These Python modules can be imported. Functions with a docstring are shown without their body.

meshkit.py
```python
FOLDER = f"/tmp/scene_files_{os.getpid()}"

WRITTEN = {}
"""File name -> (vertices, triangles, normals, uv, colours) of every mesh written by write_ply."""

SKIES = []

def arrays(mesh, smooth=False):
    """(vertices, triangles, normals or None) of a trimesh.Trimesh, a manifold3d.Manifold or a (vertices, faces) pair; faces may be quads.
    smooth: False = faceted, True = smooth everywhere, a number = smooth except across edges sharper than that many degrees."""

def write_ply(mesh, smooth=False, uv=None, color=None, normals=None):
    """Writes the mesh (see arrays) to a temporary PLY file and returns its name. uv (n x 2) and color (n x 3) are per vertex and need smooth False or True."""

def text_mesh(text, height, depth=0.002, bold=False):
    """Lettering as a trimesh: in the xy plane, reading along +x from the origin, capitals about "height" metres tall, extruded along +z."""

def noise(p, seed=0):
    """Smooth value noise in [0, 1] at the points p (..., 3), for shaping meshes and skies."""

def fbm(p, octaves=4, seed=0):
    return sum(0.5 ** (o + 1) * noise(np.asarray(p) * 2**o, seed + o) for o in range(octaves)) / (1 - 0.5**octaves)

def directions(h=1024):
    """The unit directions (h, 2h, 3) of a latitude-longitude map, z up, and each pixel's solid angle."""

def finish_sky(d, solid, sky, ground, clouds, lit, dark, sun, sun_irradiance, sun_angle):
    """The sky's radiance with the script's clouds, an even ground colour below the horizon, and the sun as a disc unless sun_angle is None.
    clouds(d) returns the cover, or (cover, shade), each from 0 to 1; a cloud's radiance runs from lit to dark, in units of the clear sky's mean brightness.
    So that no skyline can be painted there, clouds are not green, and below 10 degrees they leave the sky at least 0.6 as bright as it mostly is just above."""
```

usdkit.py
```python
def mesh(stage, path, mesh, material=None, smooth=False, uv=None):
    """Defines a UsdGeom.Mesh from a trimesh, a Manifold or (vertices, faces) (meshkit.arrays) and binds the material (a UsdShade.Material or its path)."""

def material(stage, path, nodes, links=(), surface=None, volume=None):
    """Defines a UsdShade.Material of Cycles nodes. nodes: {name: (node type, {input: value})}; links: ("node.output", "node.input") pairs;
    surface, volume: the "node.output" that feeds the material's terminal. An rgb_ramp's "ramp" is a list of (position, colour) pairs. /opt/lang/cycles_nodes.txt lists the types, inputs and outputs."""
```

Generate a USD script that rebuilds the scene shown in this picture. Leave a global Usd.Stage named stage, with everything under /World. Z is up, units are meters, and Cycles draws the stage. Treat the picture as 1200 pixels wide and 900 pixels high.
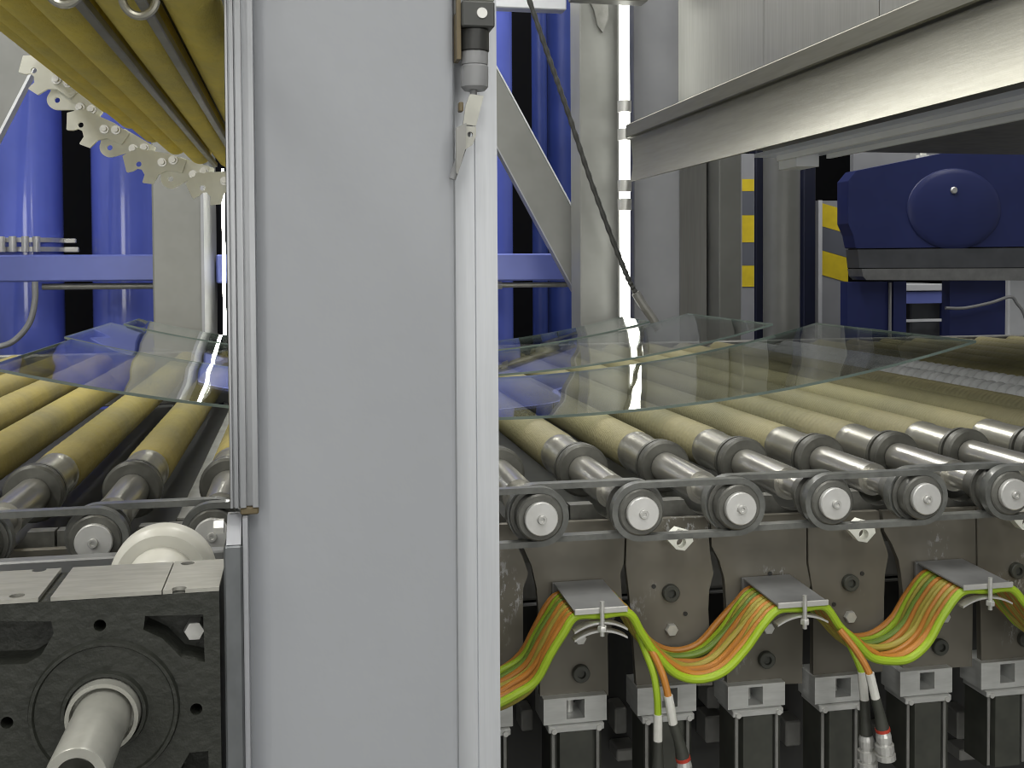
import math, random
import numpy as np, trimesh, shapely
from shapely.geometry import Polygon, LineString, Point, box as sbox
from shapely import affinity
import usdkit, meshkit
from pxr import Usd, UsdGeom, UsdLux, UsdShade, Gf, Sdf

stage = Usd.Stage.CreateInMemory()
UsdGeom.SetStageUpAxis(stage, UsdGeom.Tokens.z)
UsdGeom.SetStageMetersPerUnit(stage, 1.0)
UsdGeom.Xform.Define(stage, '/World')
rng = random.Random(7)

# ---------------------------------------------------------------- camera
F, CX, CY = 1270.0, 600.0, 345.5          # pixels of the 1200 x 900 frame
C = np.array([0.0, 0.0, 1.35])
YAW, PITCH, ROLL = math.atan(250 / 1270), math.radians(1.6), math.radians(0.32)
fwd = np.array([math.sin(YAW) * math.cos(PITCH), math.cos(YAW) * math.cos(PITCH), -math.sin(PITCH)])
r0 = np.array([math.cos(YAW), -math.sin(YAW), 0.0])
u0 = np.cross(r0, fwd)
right = r0 * math.cos(ROLL) - u0 * math.sin(ROLL)
up = u0 * math.cos(ROLL) + r0 * math.sin(ROLL)
cam = UsdGeom.Camera.Define(stage, '/World/Camera')
M = Gf.Matrix4d(*right, 0, *up, 0, *(-fwd), 0, *C, 1)
cam.AddTransformOp().Set(M)
AP = 36.0
cam.CreateHorizontalApertureAttr(AP); cam.CreateVerticalApertureAttr(27.0)
cam.CreateFocalLengthAttr(F * AP / 1200)
cam.CreateVerticalApertureOffsetAttr((CY - 450) * AP / 1200)
cam.CreateClippingRangeAttr(Gf.Vec2f(0.02, 100))
cam.CreateExposureAttr(0.25)

# ---------------------------------------------------------------- lights (ceiling fluorescent lamps)
def rect_light(name, x, y, z, w, l, power, color=(1, 0.98, 0.92), rot=(0, 0, 0)):
    L = UsdLux.RectLight.Define(stage, '/World/' + name)
    L.CreateWidthAttr(w); L.CreateHeightAttr(l); L.CreateIntensityAttr(power); L.CreateColorAttr(Gf.Vec3f(*color))
    L.AddTranslateOp().Set(Gf.Vec3d(x, y, z)); L.AddRotateXYZOp().Set(Gf.Vec3f(*rot))
LAMPS = [(-1.7, -2.3, 13), (0.1, -2.3, 13), (1.9, -2.3, 13), (-1.7, 0.2, 13), (0.35, 0.2, 10), (-1.7, 2.7, 20), (0.35, 3.0, 15), (3.9, 5.6, 10), (2.2, 4.1, 12), (4.4, 2.9, 9), (0.30, 4.75, 15), (0.0, 6.5, 22)]
for i, (x, y, p) in enumerate(LAMPS):
    rect_light('ceiling_light_%03d' % i, x, y, 3.86, 0.5, 1.6, p)
rect_light('wall_light_000', -1.3, -3.12, 1.5, 1.6, 1.2, 3.5, rot=(90, 0, 0))
rect_light('wall_light_001', 1.5, -3.12, 1.5, 1.6, 1.2, 3.5, rot=(90, 0, 0))
dome = UsdLux.DomeLight.Define(stage, '/World/ambient_sky')
dome.CreateIntensityAttr(0.1); dome.CreateColorAttr(Gf.Vec3f(0.8, 0.85, 1.0))

# ---------------------------------------------------------------- pixel helpers: where a sight line meets a real plane
def ray(px, py):
    return fwd + right * (px - CX) / F - up * (py - CY) / F
def U(px, py, Y):
    d = ray(px, py); t = (Y - C[1]) / d[1]
    return C + d * t
def UX(px, Y, py=450): return float(U(px, py, Y)[0])
def UZ(py, Y, px=600): return float(U(px, py, Y)[2])
def PPM(Y, px=600):                         # pixels per metre on plane y = Y
    return 1.0 / np.linalg.norm(U(px + .5, 450, Y) - U(px - .5, 450, Y))
def XZ(pts, Y): return [tuple(U(x, y, Y)[[0, 2]]) for x, y in pts]

# ---------------------------------------------------------------- meshes
def cat(*ms):
    ms = [m for m in ms if m is not None]
    return trimesh.util.concatenate(ms) if len(ms) > 1 else ms[0]
def bx(x0, x1, y0, y1, z0, z1, c=0.0):
    x0, x1 = sorted((x0, x1)); y0, y1 = sorted((y0, y1)); z0, z1 = sorted((z0, z1))
    if c <= 0:
        m = trimesh.creation.box((x1 - x0, y1 - y0, z1 - z0)); m.apply_translation(((x0 + x1) / 2, (y0 + y1) / 2, (z0 + z1) / 2)); return m
    P = []
    for sx in (0, 1):
        for sy in (0, 1):
            for sz in (0, 1):
                x, y, z = (x0, x1)[sx], (y0, y1)[sy], (z0, z1)[sz]
                ix, iy, iz = (x + c, x - c)[sx], (y + c, y - c)[sy], (z + c, z - c)[sz]
                P += [(x, iy, iz), (ix, y, iz), (ix, iy, z)]
    return trimesh.convex.convex_hull(np.array(P))
def frame(d):
    d = np.asarray(d, float); d = d / np.linalg.norm(d)
    a = np.cross(d, [0, 0, 1.0])
    if np.linalg.norm(a) < 1e-4: a = np.array([1.0, 0, 0])
    a /= np.linalg.norm(a); b = np.cross(d, a)
    return d, a, b
def lathe(o, d, prof, n=32, closed=False):
    """prof: list of (distance along d, radius)"""
    d, a, b = frame(d); o = np.asarray(o, float)
    th = np.linspace(0, 2 * math.pi, n, endpoint=False)
    ring = np.cos(th)[:, None] * a + np.sin(th)[:, None] * b
    V, Fc = [], []
    for t, r in prof: V.append(o + d * t + ring * r)
    V = np.vstack(V); m = len(prof)
    i = np.arange(n); j = (i + 1) % n
    for k in range(m - 1 + (1 if closed else 0)):
        q, w = k * n, ((k + 1) % m) * n
        Fc.append(np.stack([q + i, w + i, w + j], 1)); Fc.append(np.stack([q + i, w + j, q + j], 1))
    mesh = trimesh.Trimesh(V, np.vstack(Fc), process=False)
    mesh.merge_vertices()
    mesh.update_faces(mesh.nondegenerate_faces())
    return mesh
def cyl(p0, p1, r, n=24, c=0.0, r2=None):
    p0, p1 = np.asarray(p0, float), np.asarray(p1, float); L = np.linalg.norm(p1 - p0); r2 = r if r2 is None else r2
    if c: pr = [(0, 1e-6), (0, r - c), (c, r), (L - c, r2), (L, r2 - c), (L, 1e-6)]
    else: pr = [(0, 1e-6), (0, r), (L, r2), (L, 1e-6)]
    return lathe(p0, p1 - p0, pr, n)
def pipe(p0, p1, r, ri, n=28):
    p0, p1 = np.asarray(p0, float), np.asarray(p1, float); L = np.linalg.norm(p1 - p0)
    return lathe(p0, p1 - p0, [(0, ri), (0, r), (L, r), (L, ri)], n, closed=True)
def catmull(P, k=8):
    P = np.asarray(P, float); Q = np.vstack([2 * P[0] - P[1], P, 2 * P[-1] - P[-2]]); out = []
    for i in range(1, len(Q) - 2):
        for t in np.linspace(0, 1, k, endpoint=False):
            a, b, c, d = Q[i - 1:i + 3]
            out.append(.5 * (2 * b + (c - a) * t + (2 * a - 5 * b + 4 * c - d) * t * t + (3 * b - a - 3 * c + d) * t ** 3))
    return np.vstack(out + [P[-1]])
def tube(P, r, n=10, k=8):
    P = catmull(P, k) if k else np.asarray(P, float)
    T = np.gradient(P, axis=0); T /= np.linalg.norm(T, axis=1)[:, None]
    a = np.cross(T[0], [0.3, 1, 0.2]); a /= np.linalg.norm(a); V = []
    th = np.linspace(0, 2 * math.pi, n, endpoint=False)
    rr = np.broadcast_to(r, (len(P),)) if np.ndim(r) == 0 else np.interp(np.linspace(0, 1, len(P)), np.linspace(0, 1, len(r)), r)
    for p, t, q in zip(P, T, rr):
        a = a - t * (a @ t); a /= np.linalg.norm(a); b = np.cross(t, a)
        V.append(p + q * (np.cos(th)[:, None] * a + np.sin(th)[:, None] * b))
    m = len(P); V = np.vstack(V + [P[:1], P[-1:]]); i = np.arange(n); j = (i + 1) % n; Fc = []
    for s in range(m - 1):
        q, w = s * n, (s + 1) * n
        Fc += [np.stack([q + i, q + j, w + j], 1), np.stack([q + i, w + j, w + i], 1)]
    Fc += [np.stack([j, i, np.full(n, m * n)], 1), np.stack([(m - 1) * n + i, (m - 1) * n + j, np.full(n, m * n + 1)], 1)]
    mesh = trimesh.Trimesh(V, np.vstack(Fc), process=False); mesh.fix_normals(); return mesh
def ext(poly, y0, y1):
    """shapely polygon in (x, z), extruded from y0 to y1"""
    if not isinstance(poly, shapely.geometry.base.BaseGeometry): poly = Polygon(poly)
    poly = poly.buffer(0); out = []
    for g in getattr(poly, 'geoms', [poly]):
        m = trimesh.creation.extrude_polygon(g, abs(y1 - y0), engine='earcut')
        v = m.vertices.copy(); m.vertices = np.stack([v[:, 0], min(y0, y1) + v[:, 2], v[:, 1]], 1); m.invert(); out.append(m)
    return cat(*out)
def extz(poly, z0, z1):
    if not isinstance(poly, shapely.geometry.base.BaseGeometry): poly = Polygon(poly)
    m = trimesh.creation.extrude_polygon(poly.buffer(0), z1 - z0, engine='earcut'); m.apply_translation((0, 0, z0)); return m
def extx(poly, x0, x1):
    """polygon in (y, z), extruded along x"""
    m = trimesh.creation.extrude_polygon(Polygon(poly).buffer(0), x1 - x0, engine='earcut')
    v = m.vertices.copy(); m.vertices = np.stack([x0 + v[:, 2], v[:, 0], v[:, 1]], 1); return m
def hexbolt(o, d, r, h):
    return lathe(o, d, [(0, 1e-6), (0, r), (h * .8, r), (h, r * .88), (h, 1e-6)], 6)
def capscrew(o, d, r, h):
    return lathe(o, d, [(0, r), (h * .85, r), (h, r * .9), (h, r * .5), (h * .35, r * .48), (h * .35, 1e-6)], 18)

# ---------------------------------------------------------------- materials
MATS = {}
def pm(name, c1, c2=None, rough=.5, metal=0.0, scale=6.0, stretch=(1, 1, 1), bump=0.0, bscale=None, lo=.35, hi=.65, rvar=0.0, **kw):
    c2 = c1 if c2 is None else c2
    nodes = {'g': ('geometry', {}), 'm': ('mapping', {'scale': stretch}), 'n': ('noise_texture', {'scale': scale, 'detail': 5.0, 'roughness': .6}),
             'r': ('rgb_ramp', {'ramp': [(lo, c1), (hi, c2)]}), 'p': ('principled_bsdf', {'roughness': rough, 'metallic': metal, **kw})}
    links = [('g.position', 'm.vector'), ('m.vector', 'n.vector'), ('n.fac', 'r.fac'), ('r.color', 'p.base_color')]
    if bump:
        nodes['n2'] = ('noise_texture', {'scale': bscale or scale * 6, 'detail': 3.0}); nodes['b'] = ('bump', {'strength': bump, 'distance': .004})
        links += [('m.vector', 'n2.vector'), ('n2.fac', 'b.height'), ('b.normal', 'p.normal')]
    if rvar:
        nodes['mr'] = ('map_range', {'from_min': .3, 'from_max': .7, 'to_min': rough - rvar, 'to_max': rough + rvar}); links += [('n.fac', 'mr.value'), ('mr.result', 'p.roughness')]
    MATS[name] = usdkit.material(stage, '/World/Looks/' + name, nodes, links, surface='p.BSDF'); return MATS[name]
def em(name, color, strength):
    MATS[name] = usdkit.material(stage, '/World/Looks/' + name, {'e': ('emission', {'color': color, 'strength': strength})}, [], surface='e.emission')

pm('column_paint', (.34, .355, .385), (.315, .33, .36), .5, scale=3, bump=.04, bscale=90)
pm('galvanised', (.25, .265, .28), (.15, .16, .17), .38, .75, scale=14, stretch=(1, 1, .6), rvar=.08)
pm('aluminium_bar', (.58, .60, .635), (.53, .55, .585), .42, .25, scale=30, stretch=(6, 6, .25), bump=.03, bscale=60)
pm('aluminium_profile', (.40, .41, .43), (.33, .34, .36), .34, .85, scale=20, stretch=(6, 6, .2))
pm('aluminium_disc', (.72, .72, .71), (.64, .64, .62), .42, .45, scale=40)
pm('aluminium_block', (.56, .57, .56), (.48, .49, .48), .42, .35, scale=30, stretch=(1, 1, 4))
pm('roller_steel', (.50, .49, .43), (.38, .37, .32), .28, .75, scale=25, stretch=(1, .3, 1), rvar=.06)
pm('shaft_steel', (.58, .57, .52), (.48, .47, .43), .24, .8, scale=25, stretch=(1, .3, 1))
pm('flange_steel', (.13, .13, .115), (.085, .085, .075), .42, .3, scale=30)
pm('dull_steel', (.28, .28, .27), (.20, .20, .19), .45, .4, scale=18)
pm('stainless', (.30, .295, .25), (.26, .255, .215), .42, .9, scale=10, stretch=(8, .6, 8), bump=.03, bscale=40)
pm('stainless_panel', (.41, .41, .395), (.36, .36, .345), .40, .8, scale=18, stretch=(6, 6, .25), bump=.02, bscale=40)
pm('underside_paint', (.66, .70, .84), (.62, .66, .80), .3, scale=5)
pm('grey_post', (.26, .265, .255), (.225, .23, .22), .42, .2, scale=5, bump=.02)
pm('grey_post_light', (.38, .39, .42), (.34, .35, .38), .42, .2, scale=5)
pm('yellow_cover', (.36, .29, .07), (.23, .20, .085), .75, scale=9, stretch=(1, .5, 1), bump=.25, bscale=160, lo=.3, hi=.7)
pm('olive_cover', (.265, .24, .125), (.195, .18, .105), .72, scale=7, stretch=(1, .5, 1), bump=.2, bscale=160, lo=.3, hi=.7)
pm('upper_cover', (.84, .68, .115), (.60, .51, .14), .8, scale=14, stretch=(1, .45, 1), bump=.5, bscale=140, lo=.3, hi=.7)
pm('grey_cover', (.40, .41, .42), (.30, .31, .31), .6, scale=9, bump=.2, bscale=120)
pm('brown_cover', (.30, .27, .13), (.22, .20, .10), .75, scale=7, bump=.2, bscale=120)
pm('black_plastic', (.028, .029, .028), (.02, .02, .02), .45, scale=20)
pm('dark_rubber', (.05, .052, .05), (.035, .036, .035), .5, scale=20)
pm('belt', (.17, .175, .165), (.10, .104, .098), .35, scale=35, coat_weight=.2)
pm('pulley_dark', (.17, .17, .155), (.10, .10, .09), .4, .3, scale=30)
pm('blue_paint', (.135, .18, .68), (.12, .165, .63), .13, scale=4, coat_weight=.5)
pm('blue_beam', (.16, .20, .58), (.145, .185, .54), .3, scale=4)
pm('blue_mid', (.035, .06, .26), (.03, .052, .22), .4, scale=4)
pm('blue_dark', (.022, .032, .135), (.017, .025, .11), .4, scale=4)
pm('navy', (.006, .009, .03), (.004, .006, .02), .5, scale=4)
pm('press_grey', (.10, .105, .12), (.075, .08, .09), .4, .2, scale=8)
pm('white_link', (.88, .89, .82), (.80, .81, .74), .45, scale=25)
pm('white_plastic', (.74, .73, .66), (.68, .67, .60), .38, scale=10)
pm('white_paint', (.74, .76, .80), (.70, .72, .76), .5, scale=10)
pm('cast_iron', (.024, .026, .021), (.016, .018, .014), .5, scale=40, bump=.3, bscale=120)
pm('machined', (.40, .395, .36), (.32, .315, .285), .42, .35, scale=30, stretch=(1, 5, 1))
pm('tube_grey', (.42, .42, .38), (.34, .34, .31), .38, .35, scale=30)
pm('motor_black', (.055, .058, .048), (.040, .042, .036), .5, scale=40)
pm('bracket_grey', (.29, .295, .30), (.23, .235, .24), .42, .5, scale=18)
pm('zinc', (.72, .72, .70), (.62, .62, .60), .35, .6, scale=30)
pm('connector_grey', (.06, .062, .06), (.05, .052, .05), .5, scale=20)
pm('gland_grey', (.27, .275, .285), (.23, .235, .245), .42, scale=20)
pm('sleeve_white', (.72, .72, .68), (.60, .60, .56), .4, scale=20)
pm('red_plastic', (.45, .05, .03), None, .4)
pm('stripe_yellow', (.80, .62, .03), (.72, .55, .03), .45, scale=20)
pm('stripe_grey', (.13, .14, .17), None, .45)
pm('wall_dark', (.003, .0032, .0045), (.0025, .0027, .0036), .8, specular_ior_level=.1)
pm('wall_grey', (.38, .39, .40), (.35, .36, .37), .8, scale=2)
pm('ceiling_grey', (.36, .37, .38), (.33, .34, .35), .85, scale=2)
pm('floor_concrete', (.20, .20, .19), (.15, .15, .145), .6, scale=4, bump=.1)
pm('wire_green', (.36, .52, .022), (.30, .44, .03), .38)
pm('wire_orange', (.52, .21, .03), (.42, .17, .03), .4)
pm('wire_olive', (.38, .32, .05), (.30, .25, .04), .4)
pm('wire_leaf', (.16, .26, .03), (.12, .20, .03), .4)
pm('brown_strip', (.13, .10, .05), None, .5)
em('tube_light', (1.0, 1.0, .90), 3.2)
em('tube_light_dim', (1.0, 1.0, .92), 12.0)
# worn, dark plates with a few bright scuffs
usdkit.material(stage, '/World/Looks/worn_plate', {
    'g': ('geometry', {}), 'n': ('noise_texture', {'scale': 9.0, 'detail': 4.0}), 'r': ('rgb_ramp', {'ramp': [(.35, (.13, .122, .10)), (.65, (.19, .178, .15))]}),
    'm2': ('mapping', {'scale': (1.6, 1, .8)}), 'n2': ('noise_texture', {'scale': 95.0, 'detail': 6.0, 'roughness': .7}), 'n3': ('noise_texture', {'scale': 9.5, 'detail': 1.0}),
    's3': ('rgb_ramp', {'ramp': [(.57, (0, 0, 0)), (.67, (1, 1, 1))]}), 's2': ('rgb_ramp', {'ramp': [(.54, (0, 0, 0)), (.62, (1, 1, 1))]}),
    'mu': ('mix', {'mix_type': 'multiply', 'fac': 1.0}), 'mx': ('mix', {'color2': (.46, .47, .49)}), 'p': ('principled_bsdf', {'roughness': .45, 'metallic': .35})},
    [('g.position', 'n.vector'), ('n.fac', 'r.fac'), ('g.position', 'm2.vector'), ('m2.vector', 'n2.vector'), ('g.position', 'n3.vector'), ('n2.fac', 's2.fac'), ('n3.fac', 's3.fac'),
     ('s2.color', 'mu.color1'), ('s3.color', 'mu.color2'), ('mu.color', 'mx.fac'), ('r.color', 'mx.color1'), ('mx.color', 'p.base_color')], surface='p.BSDF')
MATS['worn_plate'] = UsdShade.Material.Get(stage, '/World/Looks/worn_plate')
# glass sheet: mirror by fresnel over clear; slow waviness
MATS['sheet_glass'] = usdkit.material(stage, '/World/Looks/sheet_glass', {
    'g': ('geometry', {}), 'm': ('mapping', {'scale': (1.0, 1.3, 1.0)}), 'n': ('noise_texture', {'scale': 2.4, 'detail': 0.0}), 'b': ('bump', {'strength': .3, 'distance': .011}),
    'f': ('fresnel', {'IOR': 1.5}), 'io': ('mix_float', {'a': 1.65, 'b': .60606}), 't': ('transparent_bsdf', {'color': (.95, .965, .955)}), 'gl': ('glossy_bsdf', {'color': (1, 1, 1), 'roughness': .01}), 'x': ('mix_closure', {})},
    [('g.position', 'm.vector'), ('m.vector', 'n.vector'), ('n.fac', 'b.height'), ('b.normal', 'gl.normal'), ('b.normal', 'f.normal'), ('g.backfacing', 'io.fac'), ('io.result', 'f.IOR'), ('f.fac', 'x.fac'), ('t.BSDF', 'x.closure1'), ('gl.BSDF', 'x.closure2')] , surface='x.closure')
pm('glass_edge', (.17, .22, .20), (.12, .16, .15), .2, scale=10)

# ---------------------------------------------------------------- things
USED = {}
def numbered(scope, name):
    k = (scope, name); n = USED.get(k, 0); USED[k] = n + 1
    return name if n == 0 else '%s_%03d' % (name, n)
class Thing:
    def __init__(s, name, label, category, group=None, kind=None):
        s.name = numbered('', name); s.meta = dict(label=label, category=category, group=group, kind=kind); s.parts = []; s.path = '/World/' + s.name
    def part(s, name, mesh, mat, parent=None, label=None, smooth=30):
        s.parts.append((name, mesh, mat, parent, label, smooth)); return len(s.parts) - 1
    def done(s):
        B = np.vstack([p[1].bounds for p in s.parts]); lo, hi = B.min(0), B.max(0)
        s.loc = np.array([(lo[0] + hi[0]) / 2, (lo[1] + hi[1]) / 2, lo[2]])
        if len(s.parts) == 1:
            n, m, mt, _, _, sm = s.parts[0]; m = m.copy(); m.apply_translation(-s.loc)
            prim = usdkit.mesh(stage, s.path, m, MATS[mt], smooth=sm); prim.AddTranslateOp().Set(Gf.Vec3d(*s.loc)); prim = prim.GetPrim()
        else:
            x = UsdGeom.Xform.Define(stage, s.path); x.AddTranslateOp().Set(Gf.Vec3d(*s.loc)); prim = x.GetPrim(); paths = []
            for n, m, mt, par, lab, sm in s.parts:
                base = s.path if par is None else paths[par]
                pth = base + '/' + numbered(base, n); m = m.copy(); m.apply_translation(-s.loc)
                q = usdkit.mesh(stage, pth, m, MATS[mt], smooth=sm); paths.append(pth)
                if lab: q.GetPrim().SetCustomDataByKey('label', lab)
        set_meta(prim, **s.meta); s.prim = prim; return s
    def copy(s, delta, label, group=None):
        nm = numbered('', s.name.rsplit('_', 1)[0] if s.name[-3:].isdigit() else s.name)
        x = UsdGeom.Xform.Define(stage, '/World/' + nm); x.GetPrim().GetReferences().AddInternalReference(Sdf.Path(s.path))
        op = UsdGeom.XformOp(x.GetPrim().GetAttribute('xformOp:translate')) if x.GetPrim().GetAttribute('xformOp:translate') else x.AddTranslateOp()
        x.GetPrim().GetAttribute('xformOp:translate').Set(Gf.Vec3d(*(s.loc + np.asarray(delta, float))))
        set_meta(x.GetPrim(), label, s.meta['category'], group or s.meta['group'], s.meta['kind']); x.GetPrim().SetInstanceable(True); return x
def set_meta(prim, label=None, category=None, group=None, kind=None):
    for k, v in (('label', label), ('category', category), ('group', group), ('kind', kind)):
        if v: prim.SetCustomDataByKey(k, v)
def single(name, label, category, mesh, mat, group=None, smooth=30):
    t = Thing(name, label, category, group); t.part(name, mesh, mat, smooth=smooth); return t.done()
def struct(name, mesh, mat, smooth=30):
    q = usdkit.mesh(stage, '/World/' + name, mesh, MATS[mat], smooth=smooth).GetPrim(); q.SetCustomDataByKey('kind', 'structure')
ORD = ['first', 'second', 'third', 'fourth', 'fifth', 'sixth', 'seventh', 'eighth', 'ninth', 'tenth', 'eleventh', 'twelfth', 'thirteenth', 'fourteenth', 'fifteenth', 'sixteenth', 'seventeenth', 'eighteenth', 'nineteenth', 'twentieth']

# ================================================================ THE SETTING
X0, X1, Y0, Y1, ZC = -4.2, 6.2, -3.2, 7.6, 4.0
struct('floor', bx(X0, X1, Y0, Y1, -.1, 0), 'floor_concrete')
struct('ceiling', bx(X0, X1, Y0, Y1, ZC, ZC + .1), 'ceiling_grey')
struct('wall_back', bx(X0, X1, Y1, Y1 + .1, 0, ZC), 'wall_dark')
struct('wall_front', bx(X0, X1, Y0 - .1, Y0, 0, ZC), 'wall_grey')
struct('wall_left', bx(X0 - .1, X0, Y0, Y1, 0, ZC), 'wall_grey')
struct('wall_right', bx(X1, X1 + .1, Y0, Y1, 0, ZC), 'wall_grey')

# ================================================================ LOWER ROLLER BED
YP = 1.28                                    # front plane of the pulleys
A0 = U(632, 605, YP); A1 = U(1182, 578, YP)
PITCHX = (A1[0] - A0[0]) / 5
ZA = float((A0[2] + A1[2]) / 2)              # axis height of all rollers
RB = .034
YE = 3.58                                    # far end of the bodies
ZT = ZA + RB                                 # top of the bed
def rx(k): return A0[0] + PITCHX * k
def make_roller(name, label, mat, rib=0.0, pitch=.013, k=0, ribto=None, group=None):
    x = rx(k); o = np.array([x, 0, ZA]); d = (0, 1, 0)
    t = Thing(name, label, 'roller', group)
    pr = [(1.70, 1e-6), (1.70, RB - .004), (1.706, RB - .001)]
    if rib:
        y = 1.71
        end = ribto or YE - .012
        while y < end:
            pr += [(y, RB - rib), (y + pitch * .25, RB - rib * .3), (y + pitch * .5, RB), (y + pitch * .75, RB - rib * .3)]; y += pitch
    pr += [(YE - .006, RB - .001), (YE, RB - .004), (YE, 1e-6)]
    t.part('body', lathe(o, d, pr, 26), mat, smooth=50)
    t.part('collar', lathe(o, d, [(1.585, 1e-6), (1.585, .028), (1.588, .0315), (1.672, .0315), (1.676, .033), (1.694, .033), (1.698, .031), (1.698, 1e-6)], 30), 'roller_steel')
    t.part('flange', lathe(o, d, [(1.553, 1e-6), (1.553, .036), (1.556, .0395), (1.568, .0395), (1.571, .036), (1.571, .031), (1.576, .031), (1.576, .0385), (1.583, .0385), (1.583, 1e-6)], 30), 'flange_steel')
    t.part('shaft', lathe(o, d, [(1.352, 1e-6), (1.352, .017), (1.40, .017), (1.40, .023), (1.551, .023), (1.551, 1e-6)], 26), 'shaft_steel')
    t.part('shaft', lathe(o, d, [(YE + .002, 1e-6), (YE + .002, .02), (YE + .06, .02), (YE + .06, 1e-6)], 20), 'shaft_steel')
    g = .029
    t.part('pulley', lathe(o, d, [(1.274, 1e-6), (1.274, .027), (1.276, g), (1.291, g), (1.2915, .034), (1.2945, .034), (1.295, g), (1.312, g), (1.3125, .034), (1.316, .034), (1.318, .024), (1.35, .022), (1.35, 1e-6)], 30), 'pulley_dark')
    t.part('hub_disc', lathe(o, d, [(1.266, 1e-6), (1.266, .0195), (1.267, .0205), (1.273, .0205), (1.273, 1e-6)], 30), 'aluminium_disc')
    t.part('screw', capscrew(o + np.array([0, 1.2655, 0]), (0, -1, 0), .0055, .004), 'zinc')
    return t.done()
protoL = make_roller('bed_roller', 'smooth yellow cloth-covered bed roller, first to the left of the grey column', 'yellow_cover', rib=.0007, pitch=.05, k=-3, group=None)
for k, i in ((-4, 1), (-5, 2), (-6, 3), (-7, 4), (-8, 5), (-9, 6), (-10, 7), (-11, 8)):
    protoL.copy((PITCHX * (k + 3), 0, 0), 'smooth yellow cloth-covered bed roller, %s to the left of the grey column' % ORD[i])
protoL.copy((PITCHX, 0, 0), 'yellow bed roller behind the grey column, nearer its left edge')
protoL.copy((PITCHX * 2, 0, 0), 'yellow bed roller behind the grey column, nearer its right edge')
protoR = make_roller('bed_roller', 'olive cord-wound bed roller, first to the right of the grey column', 'olive_cover', rib=.0011, pitch=.008, k=0)
for k in (1, 2, 4, 6, 7, 8):
    protoR.copy((PITCHX * k, 0, 0), 'olive cord-wound bed roller, %s to the right of the grey column' % ORD[k])
protoS = make_roller('bed_roller', 'olive bed roller with coarse windings, fourth to the right of the grey column', 'olive_cover', rib=.0022, pitch=.016, k=3)
for k in (5, 9):
    protoS.copy((PITCHX * (k - 3), 0, 0), 'olive bed roller with coarse windings, %s to the right of the grey column' % ORD[k])
protoW = make_roller('bed_roller', 'pale grey rope-wound bed roller, nearer of the two grey ones', 'grey_cover', rib=.007, pitch=.034, k=10)
protoW.copy((PITCHX, 0, 0), 'pale grey rope-wound bed roller, farther of the two grey ones')
protoB = make_roller('bed_roller', 'brown bed roller just past the two pale grey rollers', 'brown_cover', rib=.0011, pitch=.02, k=12)
for k in range(13, 20):
    protoB.copy((PITCHX * (k - 12), 0, 0), 'brown bed roller, %s past the two pale grey rollers' % ORD[k - 12])

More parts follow.
